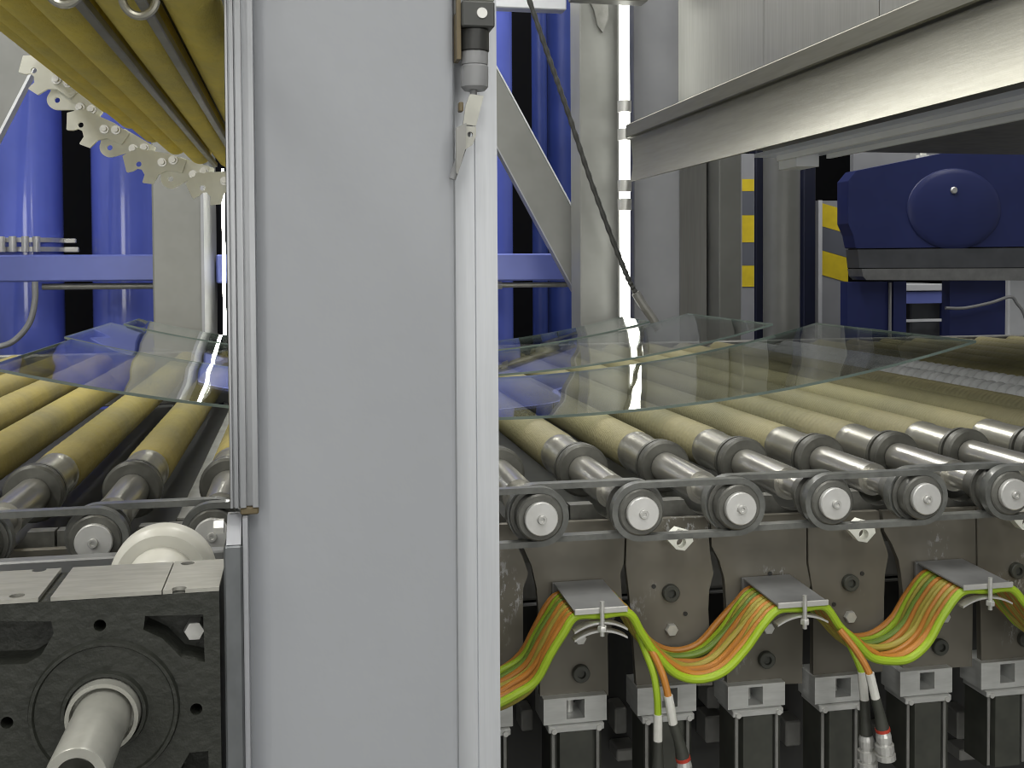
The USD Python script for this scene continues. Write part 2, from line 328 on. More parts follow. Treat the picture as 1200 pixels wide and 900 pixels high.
# belts: front loops and rear loops alternate along the pulleys
def belt(k, front, label):
    ya, yb = (1.277, 1.2905) if front else (1.2965, 1.3115)
    L = LineString([(rx(k), ZA), (rx(k + 1), ZA)])
    ring = L.buffer(.0365, quad_segs=14).difference(L.buffer(.0293, quad_segs=14))
    single('drive_belt', label, 'belt', ext(ring, ya, yb), 'belt', 'belts linking the roller pulleys' )
BF = {-5: 'front grey belt around the two leftmost pulleys', -3: 'front grey belt entering behind the left edge of the grey column', -1: 'front grey belt around the pulley just right of the column',
      1: 'front grey belt around second and third pulleys right of the column', 3: 'front grey belt around fourth and fifth pulleys right of the column', 5: 'front grey belt around sixth pulley right of the column', -7: 'front grey belt past the left end of the pulley row', 7: 'front grey belt past the right end of the picture'}
BR = {-6: 'rear grey belt at the far left pulley', -4: 'rear grey belt from second to third pulley left of the column', -2: 'rear grey belt behind the column', 0: 'rear grey belt from first to second pulley right of the column',
      2: 'rear grey belt from third to fourth pulley right of the column', 4: 'rear grey belt from fifth to sixth pulley right of the column', 6: 'rear grey belt just past the right end of the picture'}
for k, l in BF.items(): belt(k, True, l)
for k, l in BR.items(): belt(k, False, l)

# far side rail and under-pan
xa, xb = rx(-12), rx(20)
single('side_rail', 'dark steel rail carrying the far ends of the bed rollers', 'rail', bx(xa, xb, YE + .062, YE + .10, ZA - .14, ZA + .03, .004), 'dull_steel')
t = Thing('roller_table', 'dark machine table under the bed rollers', 'machine table')
t.part('tray', bx(xa, xb, 1.62, YE, ZA - .17, ZA - .14), 'black_plastic')
t.part('crossbar', bx(xa, xb, 1.46, 1.52, ZA - .16, ZA - .075, .004), 'dull_steel')
for k in range(-11, 19):
    if k % 3 == 0: t.part('leg', bx(rx(k) - .03, rx(k) + .03, 1.62, 1.68, 0, ZA - .172), 'black_plastic')
t.part('panel', bx(xa, xb, 1.70, 1.72, .02, ZA - .175), 'black_plastic')
t.done()
for k in range(-8, 0):                        # pressure strips between the rollers on the left
    if k in (-2, -1): continue
    n = -3 - k
    single('support_strip', 'grey green strip low between the bed rollers, %s left of the column' % ORD[n + 1 if k < -2 else 0], 'strip',
           bx(rx(k) + PITCHX * .5 - .012, rx(k) + PITCHX * .5 + .012, 1.60, YE - .05, ZA - .07, ZA - .052, .002), 'dull_steel', 'strips between the yellow rollers')

# ================================================================ GLASS SHEETS (bent, resting on the rollers)
TG = .005
def glass(ya, yb, label, XB, RG, xl_, xr_):
    xs = np.linspace(xl_, xr_, 70); ys = np.linspace(ya, yb, 12)
    def zz(x): return ZT + .001 + RG - np.sqrt(RG ** 2 - (x - XB) ** 2)
    Xg, Yg = np.meshgrid(xs, ys); Zg = zz(Xg)
    def grid(Z, flip):
        V = np.stack([Xg, Yg, Z], -1).reshape(-1, 3); n = len(xs); f = []
        for j in range(len(ys) - 1):
            for i in range(n - 1):
                a, b, c, d = j * n + i, j * n + i + 1, (j + 1) * n + i + 1, (j + 1) * n + i
                f += [(a, b, c), (a, c, d)] if not flip else [(a, c, b), (a, d, c)]
        return trimesh.Trimesh(V, f, process=False)
    t = Thing('glass_sheet', label, 'glass', None)
    t.part('pane', cat(grid(Zg + TG, False), grid(Zg, True)), 'sheet_glass', smooth=True)
    s = []
    arc = np.stack([xs, zz(xs)], 1)
    poly = Polygon(np.vstack([arc, (arc + [0, TG])[::-1]]))
    s.append(ext(poly, ya - .001, ya + .0005)); s.append(ext(poly, yb - .0005, yb + .001))
    for x in (xs[0], xs[-1]): s.append(bx(x - .0008, x + .0008, ya, yb, float(zz(x)), float(zz(x)) + TG))
    t.part('edge', cat(*s), 'glass_edge', label='grey green polished glass edge')
    t.done()
glass(1.86, 2.51, 'nearest of the three bent clear glass sheets on the rollers', .375, 3.47, -.49, 1.27)
glass(2.57, 3.18, 'middle one of the three bent clear glass sheets on the rollers', .329, 3.25, -.515, 1.18)
glass(3.22, 3.52, 'farthest of the three bent clear glass sheets on the rollers', .325, 3.16, -.487, 1.07)

# ================================================================ GREY COLUMN AND ITS ATTACHMENTS
YC = .88
xl, xr = UX(291, YC, 750), UX(536, YC, 450)
pl = [(xl, YC + .2), (xl, YC + .006), (xl + .002, YC + .0045), (xl + .0165, YC + .001), (xl + .020, YC), (xr - .006, YC), (xr - .002, YC + .0015), (xr, YC + .005), (xr, YC + .2)]
t = Thing('column', 'broad light grey painted steel column standing in the middle', 'column')
t.part('post', extz(pl, 0, 2.6), 'column_paint', smooth=25)
xq0, xq1 = UX(534, YC + .03), UX(584, YC + .03)
t.part('edge_bar', cat(extz([(xr + .0008, YC + .03), (xr + .0008, YC + .05), (xq1, YC + .05), (xq1, YC + .03), (xr + .021, YC + .03), (xr + .0205, YC + .031), (xr + .020, YC + .03)], 0, 2.6)), 'aluminium_bar', label='bare brushed metal bar down the right edge')
t.part('base_plate', bx(xl - .05, xr + .05, YC - .06, YC + .26, 0, .015, .003), 'column_paint')
t.done()
# T-slot profile
YX = .865
p0, p1 = UX(265.5, YX, 300), UX(300, YX, 300)
w = p1 - p0
def fx(f): return p0 + w * f
prof = [(fx(0), YX + .03), (fx(0), YX + .002), (fx(.03), YX), (fx(.10), YX), (fx(.11), YX + .004), (fx(.17), YX + .004), (fx(.18), YX), (fx(.30), YX), (fx(.31), YX + .005), (fx(.36), YX + .005), (fx(.37), YX), (fx(.56), YX), (fx(.57), YX + .007), (fx(.78), YX + .007), (fx(.79), YX), (fx(.97), YX), (fx(1), YX + .002), (fx(1), YC - .001), (xl - .0005, YC - .001), (xl - .0005, YX + .03)]
zb = UZ(595, YX, 290)
t = Thing('slotted_profile', 'slotted aluminium profile fixed up the left edge of the column', 'aluminium profile')
t.part('profile', extz([(a, b) for a, b in prof], zb, 2.55), 'aluminium_profile', smooth=False)
t.part('end_clip', bx(fx(.35), fx(.98), YX + .002, YX + .012, zb - .006, zb - .0005, .001), 'brown_strip')
t.done()
# galvanised cover below
yk = .855
a0, a1 = UX(262, yk, 660), UX(284, yk, 660); z1_, z2_ = UZ(640, yk, 270), UZ(603, yk + .02, 275)
t = Thing('edge_cover', 'galvanised cover plate with sloped top on the lower left of the column', 'cover plate')
t.part('plate', bx(a0, a1, yk, yk + .03, .3, z1_, .0015), 'galvanised')
t.part('sloped_top', extx([(yk + .001, z1_ + .0005), (yk + .03, z1_ + .0005), (yk + .03, z2_), (yk + .022, z2_)], a0 + .002, a1 - .001), 'grey_post_light')
t.part('rim', bx(a1 + .0003, a1 + .004, yk + .004, yk + .028, .3, z1_ + .02), 'grey_post_light')
bb = U(255, 616, yk + .02)
t.part('bolt', hexbolt((a0 - .0005, yk + .018, bb[2]), (-1, 0, 0), .006, .008), 'zinc')
t.done()

# connector
yc = YC - .006
ppm = PPM(yc, 556)
def cp(px, py, dy=0.0): return U(px, py, yc + dy)
def vz(py): return UZ(py, yc, 556)
xcn = UX(557, yc, 50); mm = 1 / ppm
t = Thing('sensor_connector', 'dark grey sensor plug with cable gland at the top right of the column', 'plug connector')
t.part('housing', bx(xcn - 18 * mm, xcn + 20 * mm, yc - .012, yc + .018, vz(35), vz(5), .0012), 'connector_grey')
t.part('cap', bx(xcn - 12 * mm, xcn + 20 * mm, yc - .010, yc + .016, vz(4.5), vz(-30), .001), 'tube_grey')
t.part('screw', lathe((UX(562, yc, 20), yc - .0122, vz(19)), (0, -1, 0), [(0, 1e-6), (0, .0045), (.001, .0042), (.001, 1e-6)], 20), 'zinc')
t.part('side_strip', bx(xcn - 23 * mm, xcn - 18.3 * mm, yc - .008, yc + .01, vz(72), vz(-30)), 'brown_strip')
t.part('mount', bx(xr + .001, xcn - 23.4 * mm, yc - .002, yc + .012, vz(17), vz(-30)), 'dull_steel')
ax = np.array([xcn - 1 * mm, yc + .001, 0])
def up_(py): return ax + [0, 0, vz(py)]
t.part('socket', cyl(up_(61), up_(35.4), 17 * mm, 28, .0008), 'black_plastic')
t.part('ring_nut', lathe(up_(76), (0, 0, 1), [(0, 1e-6), (0, 15.6 * mm), (4 * mm, 16 * mm), (14 * mm, 16 * mm), (14.8 * mm, 15 * mm), (14.8 * mm, 1e-6)], 14), 'gland_grey')
t.part('gland', lathe(up_(106), (0, 0, 1), [(0, 1e-6), (0, 12 * mm), (4 * mm, 15.5 * mm), (14 * mm, 16 * mm), (27 * mm, 16 * mm), (29.5 * mm, 14 * mm), (29.5 * mm, 1e-6)], 26), 'gland_grey')
t.part('cable', tube([cp(555, 105.5), cp(554, 118), cp(551, 140), cp(545, 165), cp(536, 192), cp(530, 210)], 4.2 * mm, 12), 'gland_grey')
t.part('clamp_lever', ext(Polygon(XZ([(549, 112), (565, 114), (556, 149), (541, 147), (544, 125)], yc)), yc - .008, yc - .0052), 'tube_grey')
t.part('clamp_stud', bx(UX(539, yc), UX(544, yc), yc - .006, yc + .002, vz(132), vz(121), .0006), 'brown_strip')
t.part('hook', ext(Polygon(XZ([(543, 149), (556, 150), (556, 160), (552, 171), (544, 176), (540, 176)], yc)).difference(Point(*XZ([(549, 159)], yc)[0]).buffer(3.2 * mm)), yc - .0085, yc - .005), 'tube_grey')
t.part('blade', ext(Polygon(XZ([(532, 152), (544, 146), (543, 175), (534, 206), (532, 204)], yc)), yc - .0125, yc - .009), 'dull_steel')
t.done()

# ================================================================ UPPER BENDING ROLLERS (top left)
YF = 2.30; YN = .80
ends = [(300, 186), (269, 185), (236, 181), (208, 170), (181, 156), (155, 140), (130, 122), (106, 103), (83, 82), (61, 59)]
def make_up(i):
    e = U(*ends[i], YF); o = np.array([e[0], 0, e[2]]); R = 13.2 / PPM(YF, 250)
    t = Thing('upper_roller', '', 'roller')
    t.part('body', lathe(o, (0, 1, 0), [(YN, 1e-6), (YN, R - .003), (YN + .004, R), (YF - .03, R), (YF - .027, R - .003), (YF - .027, 1e-6)], 30), 'upper_cover')
    t.part('journal', lathe(o, (0, 1, 0), [(YF - .026, 1e-6), (YF - .026, R * .6), (YF + .0, R * .6), (YF + .0, 1e-6)], 20), 'roller_steel')
    t.part('journal', lathe(o, (0, 1, 0), [(YN - .06, 1e-6), (YN - .06, R * .6), (YN - .001, R * .6), (YN - .001, 1e-6)], 20), 'roller_steel')
    return t, e
t, e0 = make_up(0); t.meta['label'] = 'overhead yellow bending roller next to the slotted profile'; up0 = t.done()
for i in range(1, len(ends)):
    e = U(*ends[i], YF)
    up0.copy((e[0] - e0[0], 0, e[2] - e0[2]), 'overhead yellow bending roller, %s from the slotted profile' % ORD[i])
RU = 13.2 / PPM(YF, 250)
for (ex, ey), lab in (((254, 194.5), 'grey steel bar under the overhead rollers, ending in a hook at the upper left'), ((283, 196.5), 'grey steel bar under the overhead rollers, nearest to the slotted profile')):
    e = U(ex, ey, YF); YB_ = .83 if ex < 260 else .845
    t = Thing('spacer_bar', lab, 'bar')
    t.part('bar', bx(e[0] - .0045, e[0] + .0045, YB_, YF - .04, e[2] - .006, e[2] + .003, .001), 'dull_steel')
    ring = np.array([(e[0] + .012 * math.cos(a), YB_ - .005, e[2] - .004 + .014 * math.sin(a)) for a in np.linspace(math.radians(188), math.radians(352), 16)])
    t.part('hook', tube(ring, .0032, 10, 0), 'roller_steel')
    t.done()
arc = [U(*p, YF)[[0, 2]] for p in ends]
cov = [(a + .012, b + .036) for a, b in arc]
t = Thing('roller_carrier', 'steel carrier plate above the overhead bending rollers', 'carrier plate')
t.part('plate', ext(Polygon([(x, z) for x, z in cov] + [(x + .004, z + .006) for x, z in cov[::-1]]), YN, YF - .03), 'dull_steel')
t.part('hanger', bx(cov[3][0], cov[3][0] + .03, 1.4, 1.43, cov[3][1] + .01, ZC), 'dull_steel')
t.part('hanger', bx(cov[8][0], cov[8][0] + .03, 1.4, 1.43, cov[8][1] + .01, ZC), 'dull_steel')
t.done()
# chain of white link plates along the far ends
holes = [(39, 82), (65, 116), (94, 146), (127, 172), (162, 192), (199, 209), (237, 220)]
fork = Polygon([(-12, -13), (-3, -9), (-1.5, -4), (3.5, 0), (4, 6), (0, 12), (4, 16), (14, 16), (26, 17), (29, 12), (22, 4), (17, -2), (15, -7), (20, -17), (10, -20), (7, -10), (0, -5)]).buffer(.8)
pl_fork = Polygon([(-16, 3), (-8, -11), (-3, -8), (0, -4.5), (4, -4), (8, -8), (8, -16), (18, -14), (20, -4), (26, 2), (40, 4), (40, 17), (24, 18), (10, 16), (-6, 14)])
pl_fork = pl_fork.buffer(-1).buffer(2).buffer(-1)
pl_round = Point(0, 0).buffer(9).union(Polygon([(-9, 0), (-12, 14), (6, 22), (38, 18), (38, 5), (16, 2), (7, -6)])).buffer(-1.5).buffer(1.5)
for i, (hx, hy) in enumerate(holes):
    h = U(hx, hy, YF); s = 1.28 / PPM(YF, 200)
    nx = holes[i + 1] if i < 6 else (275, 228); pv = holes[i - 1] if i else (15, 45)
    ang = math.atan2(-(nx[1] - pv[1]), nx[0] - pv[0]) + math.radians(10)
    base = pl_fork if i % 2 == 0 else pl_round
    hole = Point(0, 0).buffer(2.6)
    g = affinity.translate(affinity.scale(affinity.rotate(base.difference(hole).difference(Point(20, 8).buffer(2.2)), math.degrees(ang), origin=(0, 0)), s, s, origin=(0, 0)), h[0], h[2])
    ya = YF + (.004 if i % 2 == 0 else .014)
    t = Thing('link_plate', ('white forked link plate' if i % 2 == 0 else 'white rounded link plate') + ', %s from the top of the overhead chain' % ORD[i], 'link plate')
    t.part('plate', ext(g, ya, ya + .009), 'white_link')
    for q in ((20, 8), (29, 13)):
        c, sn = math.cos(ang), math.sin(ang)
        p = np.array([h[0] + s * (q[0] * c - q[1] * sn), ya - .0005, h[2] + s * (q[0] * sn + q[1] * c)])
        t.part('bolt', lathe(p, (0, -1, 0), [(0, 1e-6), (0, 4.2 * s), (.004, 4.2 * s), (.004, 2.6 * s), (.012, 2.4 * s), (.012, 1e-6)], 14), 'zinc')
    t.done()

# ================================================================ BACKGROUND, LEFT AND CENTRE
def vpipe(name, label, x0, x1, Y, mat, z1=3.4, group=None):
    xa_, xb_ = UX(x0, Y, 300), UX(x1, Y, 300); r = (xb_ - xa_) / 2
    return single(name, label, 'pipe', cyl(((xa_ + xb_) / 2, Y + r, 0), ((xa_ + xb_) / 2, Y + r, z1), r * .985, 48), mat, group)
YBK = 4.5
vpipe('blue_pipe', 'tall glossy blue pipe at the far left with a steel clamp', -16, 67, YBK, 'blue_paint')
vpipe('blue_pipe', 'tall glossy blue pipe between the clamped one and the grey upright', 100, 186, YBK, 'blue_paint')
vpipe('blue_pipe', 'tall blue pipe beside the right edge of the column', 548, 607, YBK, 'blue_paint')
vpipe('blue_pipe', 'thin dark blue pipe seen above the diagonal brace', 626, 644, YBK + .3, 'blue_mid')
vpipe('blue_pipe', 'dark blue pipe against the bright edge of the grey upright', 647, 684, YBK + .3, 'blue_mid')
# pipe clamp
xcl = (UX(-16, YBK, 300) + UX(67, YBK, 300)) / 2; rcl = (UX(67, YBK, 300) - UX(-16, YBK, 300)) / 2
t = Thing('pipe_clamp', 'shiny double band clamp around the leftmost blue pipe', 'clamp')
zc0 = UZ(288, YBK, 30)
for dz in (-.022, .014):
    t.part('band', pipe((xcl, YBK + rcl, zc0 + dz), (xcl, YBK + rcl, zc0 + dz + .018), rcl + .010, rcl + .0005, 40), 'zinc')
t.part('lug', bx(xcl + rcl + .005, xcl + rcl + .06, YBK + rcl - .03, YBK + rcl - .005, zc0 - .024, zc0 - .004, .003), 'white_plastic')
t.part('lug', bx(xcl + rcl + .005, xcl + rcl + .05, YBK + rcl - .03, YBK + rcl - .005, zc0 + .012, zc0 + .03, .003), 'white_plastic')
for q in (-.55, -.2, .15, .45):
    t.part('bolt', cyl((xcl + rcl * q, YBK + rcl - math.sqrt(1 - q * q) * rcl - .032, zc0 - .024), (xcl + rcl * q, YBK + rcl - math.sqrt(1 - q * q) * rcl - .032, zc0 + .036), .014, 12), 'zinc')
t.done()
YBM = 4.28
zb0, zb1 = UZ(330, YBM, 90), UZ(298.5, YBM, 90)
xpL = UX(178, 3.75, 330)
single('blue_beam', 'horizontal blue beam across the two blue pipes at the left', 'beam', bx(-2.4, UX(181, YBM, 320) , YBM, YBM + .1, zb0, zb1, .006), 'blue_beam')
single('blue_beam', 'short blue beam between the column and the diagonal brace', 'beam', bx(UX(238, 3.78, 300) + .006, UX(676, YBM, 320), YBM, YBM + .1, UZ(329, YBM, 620), UZ(297, YBM, 620), .006), 'blue_beam')
z_ = UZ(336, YBM, 90)
single('conduit', 'thin dull rod just beneath the left blue beam', 'rod', cyl((UX(46, YBM, 335), YBM + .05, z_), (UX(181, YBM, 335), YBM + .05, z_), .012, 14), 'tube_grey')
z_ = UZ(334, YBM, 620)
t = Thing('conduit', 'thin dull rod just beneath the short blue beam', 'rod')
t.part('rod', cyl((UX(450, YBM, 335), YBM + .04, z_), (UX(672, YBM, 335), YBM + .04, z_), .011, 14), 'tube_grey')
t.part('nut', cyl((UX(584, YBM, 335), YBM + .04, z_), (UX(590, YBM, 335), YBM + .04, z_), .018, 6), 'zinc')
t.done()
single('air_hose', 'pale hose curving down in front of the leftmost blue pipe', 'hose', tube([U(41, 330, 4.2), U(41, 350, 4.2), U(37, 372, 4.2), U(28, 388, 4.2), U(12, 402, 4.2), U(-10, 408, 4.2)], .011, 12), 'gland_grey')
# black backing panel behind the pipes
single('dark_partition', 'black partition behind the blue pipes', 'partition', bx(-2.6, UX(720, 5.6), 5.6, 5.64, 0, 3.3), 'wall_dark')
# grey uprights
def boxpost(name, label, x0, x1, Ya, Yb, mat, z0=0, z1=3.4, py=300, cat_='post', c=.004):
    return single(name, label, cat_, bx(UX(x0, Ya, py), UX(x1, Ya, py), Ya, Yb, z0, z1, c), mat)
t = Thing('upright', 'plain grey upright plate between the blue pipes and the column', 'post')
xa_, xb_ = UX(178.5, 3.78, 300), UX(238, 3.78, 300)
t.part('plate', bx(xa_, xb_, 3.78, 4.40, 0, 3.3, .006), 'grey_post')
t.part('flange', bx(xb_ - .006, xb_ + .004, 3.774, 3.779, 0, 3.3), 'grey_post_light')
t.done()
def tubelight(name, label, px, Y, hw, ytop, ybot, joints=(), m='tube_light', chan=True):
    x = UX(px, Y, 200); r = hw / PPM(Y, px)
    zt, zb_ = UZ(ytop, Y, px), UZ(ybot, Y, px)
    t = Thing(name, label, 'lamp')
    t.part('glowing_tube', cyl((x, Y, zb_), (x, Y, zt), r * .8, 20), m)
    if chan: t.part('channel', bx(x - r * .5, x + r * 1.3, Y + r * 1.3, Y + r * 1.3 + .02, zb_, zt, .002), 'grey_post')
    for j in joints:
        zj = UZ(j, Y, px); t.part('collar', pipe((x, Y, zj - .02), (x, Y, zj + .02), r * 1.05, r * .82, 20), 'zinc')
    t.part('end_cap', cyl((x, Y, 0), (x, Y, zb_ - .001), r, 18), 'zinc', label='dull metal stand under the tube')
    t.done()
YT = 3.70
tubelight('tube_lamp', 'bright upright fluorescent tube lamp beside the steel hood', 732, YT, 7.5, -160, 372, joints=(125, 158, 218, 240))
tubelight('tube_lamp', 'narrow lit tube just left of the slotted profile', 261, 4.05, 2.4, 198, 392, m='tube_light_dim', chan=False)
# centre post with side face
t = Thing('upright', 'grey steel upright to the left of the fluorescent tube', 'post')
t.part('post', bx(UX(680, 3.80, 200), UX(727, 3.80, 200), 3.80, 3.94, 0, 3.3, .004), 'grey_post')
t.part('lug', ext(Polygon(XZ([(690, 0), (712, 0), (713, 20), (706, 38), (700, 30), (696, 12)], 3.79)), 3.786, 3.798), 'dull_steel')
t.done()
boxpost('upright', 'light grey upright to the right of the fluorescent tube', 743, 797, 3.86, 4.0, 'grey_post_light')
boxpost('back_panel', 'dark grey steel panel under the far end of the hood', 754, 829, 4.06, 4.10, 'stainless_panel', z1=2.2, cat_='panel')
boxpost('upright', 'grey upright between the dark panel and the narrow hazard post', 843, 869, 3.95, 4.2, 'grey_post')
# diagonal brace
YD = 4.02
t = Thing('diagonal_brace', 'flat grey diagonal brace rising behind the column', 'brace')
br = Polygon(XZ([(380, -293), (673, 249), (673, 339), (380, -205)], YD))
t.part('beam', ext(br, YD, YD + .04), 'grey_post')
t.part('lip', ext(Polygon(XZ([(380, -296.5), (673, 245.5), (673, 248.6), (380, -293.4)], YD)), YD - .004, YD + .05), 'white_paint')
t.part('lip', ext(Polygon(XZ([(380, -204.6), (673, 339.4), (673, 342.5), (380, -201.5)], YD)), YD - .004, YD + .05), 'grey_post_light')
t.done()
t = Thing('diagonal_brace', 'grey diagonal brace with a pale edge at the upper left corner', 'brace')
t.part('beam', ext(Polygon(XZ([(113.4, -68), (32, 90), (-302, 735), (-382, 735), (33.4, -68)], YD)), YD, YD + .04), 'grey_post')
t.part('lip', ext(Polygon(XZ([(113.8, -68), (117.4, -68), (-298, 735), (-301.6, 735)], YD)), YD - .004, YD + .05), 'white_paint')
t.done()
single('top_crossbar', 'white horizontal bar at the very top above the blue pipes', 'bar', bx(UX(560, 4.15, 5), UX(664, 4.15, 5), 4.15, 4.22, UZ(10, 4.15, 620), UZ(-6, 4.15, 620), .004), 'white_paint')
single('top_crossbar', 'dark grey bar at the top over the fluorescent tube', 'bar', bx(UX(666, 3.62, 3), UX(752, 3.62, 3), 3.55, 3.62, UZ(5, 3.62, 700), UZ(-30, 3.62, 700), .003), 'dull_steel')
# braided hose
t = Thing('braided_hose', 'thin black braided hose slanting down to the glass', 'hose')
pts = [U(610, -30, 3.62), U(640, 58, 3.62), U(665, 130, 3.62), U(696, 222, 3.62), U(730, 312, 3.62), U(747, 348, 3.62)]
P = catmull(pts, 24); rad = .0085 + .0012 * np.sin(np.arange(len(P)) * 1.6)
t.part('hose', tube(P, rad, 10, 0), 'dark_rubber')
t.part('nozzle', tube([U(745, 343, 3.615), U(754, 358, 3.61), U(764, 372, 3.605), U(772, 386, 3.60)], .0155, 12), 'dull_steel')
t.done()

# ================================================================ STEEL HOOD (upper right)
YHF, YHN = 3.52, .3
hx0, hzs = U(738, 163, YHF)[[0, 2]]
def H(px, py): return tuple(U(px, py, YHF)[[0, 2]])
T_ = lambda dx, dz: (hx0 + dx, hzs + dz)
zbot = H(747, 213)[1] ; zbot = hzs + (zbot - hzs) * .985
t = Thing('steel_hood', 'big brushed stainless hood slanting in from the upper right', 'hood')
FL = .036                                    # the skirt flares out towards its lower edge
xe = hx0 - FL; zbot = hzs + (H(747, 213)[1] - hzs) - .236 * FL
yq = 3.40
rows = []
for q in np.linspace(0, 1, 16): rows.append((hx0 - FL * q * q, hzs + (zbot - hzs) * q, YHF + (yq - YHF) * q))
def skin(off):
    return [(a + off, y, b) for a, b, yf in rows for y in (YHN, yf)]
V = np.array(skin(0) + skin(.008)); n2 = 2 * len(rows); Fq = []
for k in range(len(rows) - 1):
    a = 2 * k
    Fq += [(a, a + 1, a + 3, a + 2), (n2 + a, n2 + a + 2, n2 + a + 3, n2 + a + 1), (a + 1, n2 + a + 1, n2 + a + 3, a + 3), (a, a + 2, n2 + a + 2, n2 + a)]
Fq += [(0, n2, n2 + 1, 1), (n2 - 2, n2 - 1, 2 * n2 - 1, 2 * n2 - 2)]
skm = trimesh.Trimesh(*meshkit.arrays((V, np.array(Fq)))[:2], process=True); skm.fix_normals()
t.part('skirt', skm, 'stainless', smooth=35)
xu = H(795, 120)[0]
zl0, zl1 = hzs + .004, H(738, 146)[1]
t.part('lip', bx(hx0 - .012, hx0 + .02, YHN, YHF + .01, zl0, zl1, .003), 'stainless')
t.part('shelf', bx(hx0 + .0205, xu + .03, YHN, YHF, zl0, zl0 + .012), 'stainless')
yy = [YHF, 2.83, 2.22, 1.72, 1.35, .8, YHN]
for i in range(len(yy) - 1):
    t.part('panel', bx(xu, xu + .02, yy[i + 1] + .003, yy[i], zl0 + .0125, 2.9), 'stainless_panel')
t.part('backing', bx(xu + .021, xu + .03, YHN, YHF, zl0 + .0125, 2.9), 'dull_steel')
t.part('top', bx(xu, 3.4, YHN, YHF, 2.905, 2.93), 'stainless')
zu = zbot
t.part('underside', bx(hx0 + .052, hx0 + .20, YHN, 2.62, zu + .002, zu + .012), 'underside_paint')
t.part('rail', bx(hx0 + .085, hx0 + .095, YHN, 2.56, zu - .012, zu + .0015), 'white_paint')
t.part('rail', bx(hx0 + .19, hx0 + .20, YHN, 2.50, zu - .010, zu + .0015), 'white_paint')
t.part('bracket', bx(hx0 + .11, hx0 + .17, 2.50, 2.60, zu - .03, zu + .0015), 'white_paint')
t.part('inner_ceiling', bx(hx0 + .255, 3.4, YHN, YHF, zu + .12, zu + .14), 'dull_steel')
t.part('inner_wall', bx(3.38, 3.4, YHN, YHF, zu + .145, 2.9), 'dull_steel')
t.done()

# ================================================================ BACKGROUND, RIGHT
YR = 4.55
xm, rr_ = (UX(905, YR, 300) + UX(945, YR, 300)) / 2, (UX(945, YR, 300) - UX(905, YR, 300)) / 2
single('round_post', 'round grey post between the two hazard striped posts', 'post', cyl((xm, YR + rr_, 0), (xm, YR + rr_, 2.1), rr_, 32), 'grey_post')
single('navy_post', 'dark navy post left of the round grey post', 'post', bx(UX(886, 5.7, 300), UX(906, 5.7, 300), 5.7, 5.8, 0, 2.4, .005), 'navy')
single('navy_post', 'dark navy post right of the round grey post', 'post', bx(UX(942, 5.45, 300), UX(956, 5.45, 300), 5.45, 5.6, 0, 2.4, .005), 'navy')
def hazard(label, x0, x1, Y, segs, top, bottom, slant, edge=None):
    t = Thing('hazard_post', label, 'post')
    t.part('post', bx(UX(x0, Y, 300), UX(x1, Y, 300), Y, Y + .06, 0, UZ(top, Y, x0)), 'grey_post_light')
    for (ya, yb, m) in segs:
        t.part('stripe', ext(Polygon(XZ([(x0 + .5, ya), (x1 - .5, ya + slant), (x1 - .5, yb + slant), (x0 + .5, yb)], Y)), Y - .004, Y - .0005), m)
    if edge: t.part('edge', bx(UX(edge[0], Y, 300), UX(edge[1], Y, 300), Y - .02, Y + .06, 0, UZ(top, Y, x0)), 'white_paint')
    t.done()
hazard('narrow yellow and grey striped post left of the round post', 869, 884, 5.55, [(210, 224, 'stripe_yellow'), (224.4, 252, 'stripe_grey'), (252.4, 284, 'stripe_yellow'), (284.4, 311, 'stripe_grey'), (311.4, 336, 'stripe_yellow')], 180, 336, 0)
hazard('wide yellow and grey striped post right of the round post', 962, 994, 5.55, [(238, 265, 'stripe_yellow'), (265.4, 293, 'stripe_grey'), (293.4, 322, 'stripe_yellow')], 235, 333, 9, (957, 961.5))
# work bench far behind
t = Thing('work_bench', 'low bench with white top edge behind the striped posts', 'bench')
yb_ = 6.2
t.part('top', bx(UX(872, yb_, 340), UX(1115, yb_, 340), yb_, yb_ + .5, UZ(342, yb_, 980), UZ(334, yb_, 980), .004), 'white_paint')
t.part('fascia', bx(UX(872, yb_, 340), UX(1115, yb_, 340), yb_ + .02, yb_ + .05, UZ(357, yb_, 980), UZ(343, yb_, 980)), 'blue_beam')
t.part('rail', bx(UX(872, yb_, 340), UX(1115, yb_, 340), yb_ + .02, yb_ + .05, UZ(379, yb_, 980), UZ(376, yb_, 980)), 'white_paint')
for px in (958, 990, 1112): t.part('leg', bx(UX(px, yb_, 340), UX(px + 4, yb_, 340), yb_ + .06, yb_ + .1, 0, UZ(343, yb_, 980)), 'blue_dark')
t.done()
single('cabinet', 'slate blue cabinet under the bench behind the press legs', 'cabinet', bx(UX(1064, 6.35, 360), UX(1112, 6.35, 360), 6.32, 6.6, 0, UZ(352, 6.35, 1090), .01), 'press_grey')
single('white_panel', 'white panel at the far right behind the press leg', 'panel', bx(UX(1182, 6.9, 360), UX(1290, 6.9, 360), 6.9, 6.95, 0, UZ(326, 6.9, 1190), .01), 'white_paint')
single('wall_cladding', 'grey panel high behind the blue press under the hood', 'panel', bx(UX(1000, 6.0, 200), UX(1420, 6.0, 200), 6.0, 6.04, UZ(240, 6.0, 1100), 3.0), 'grey_post_light')
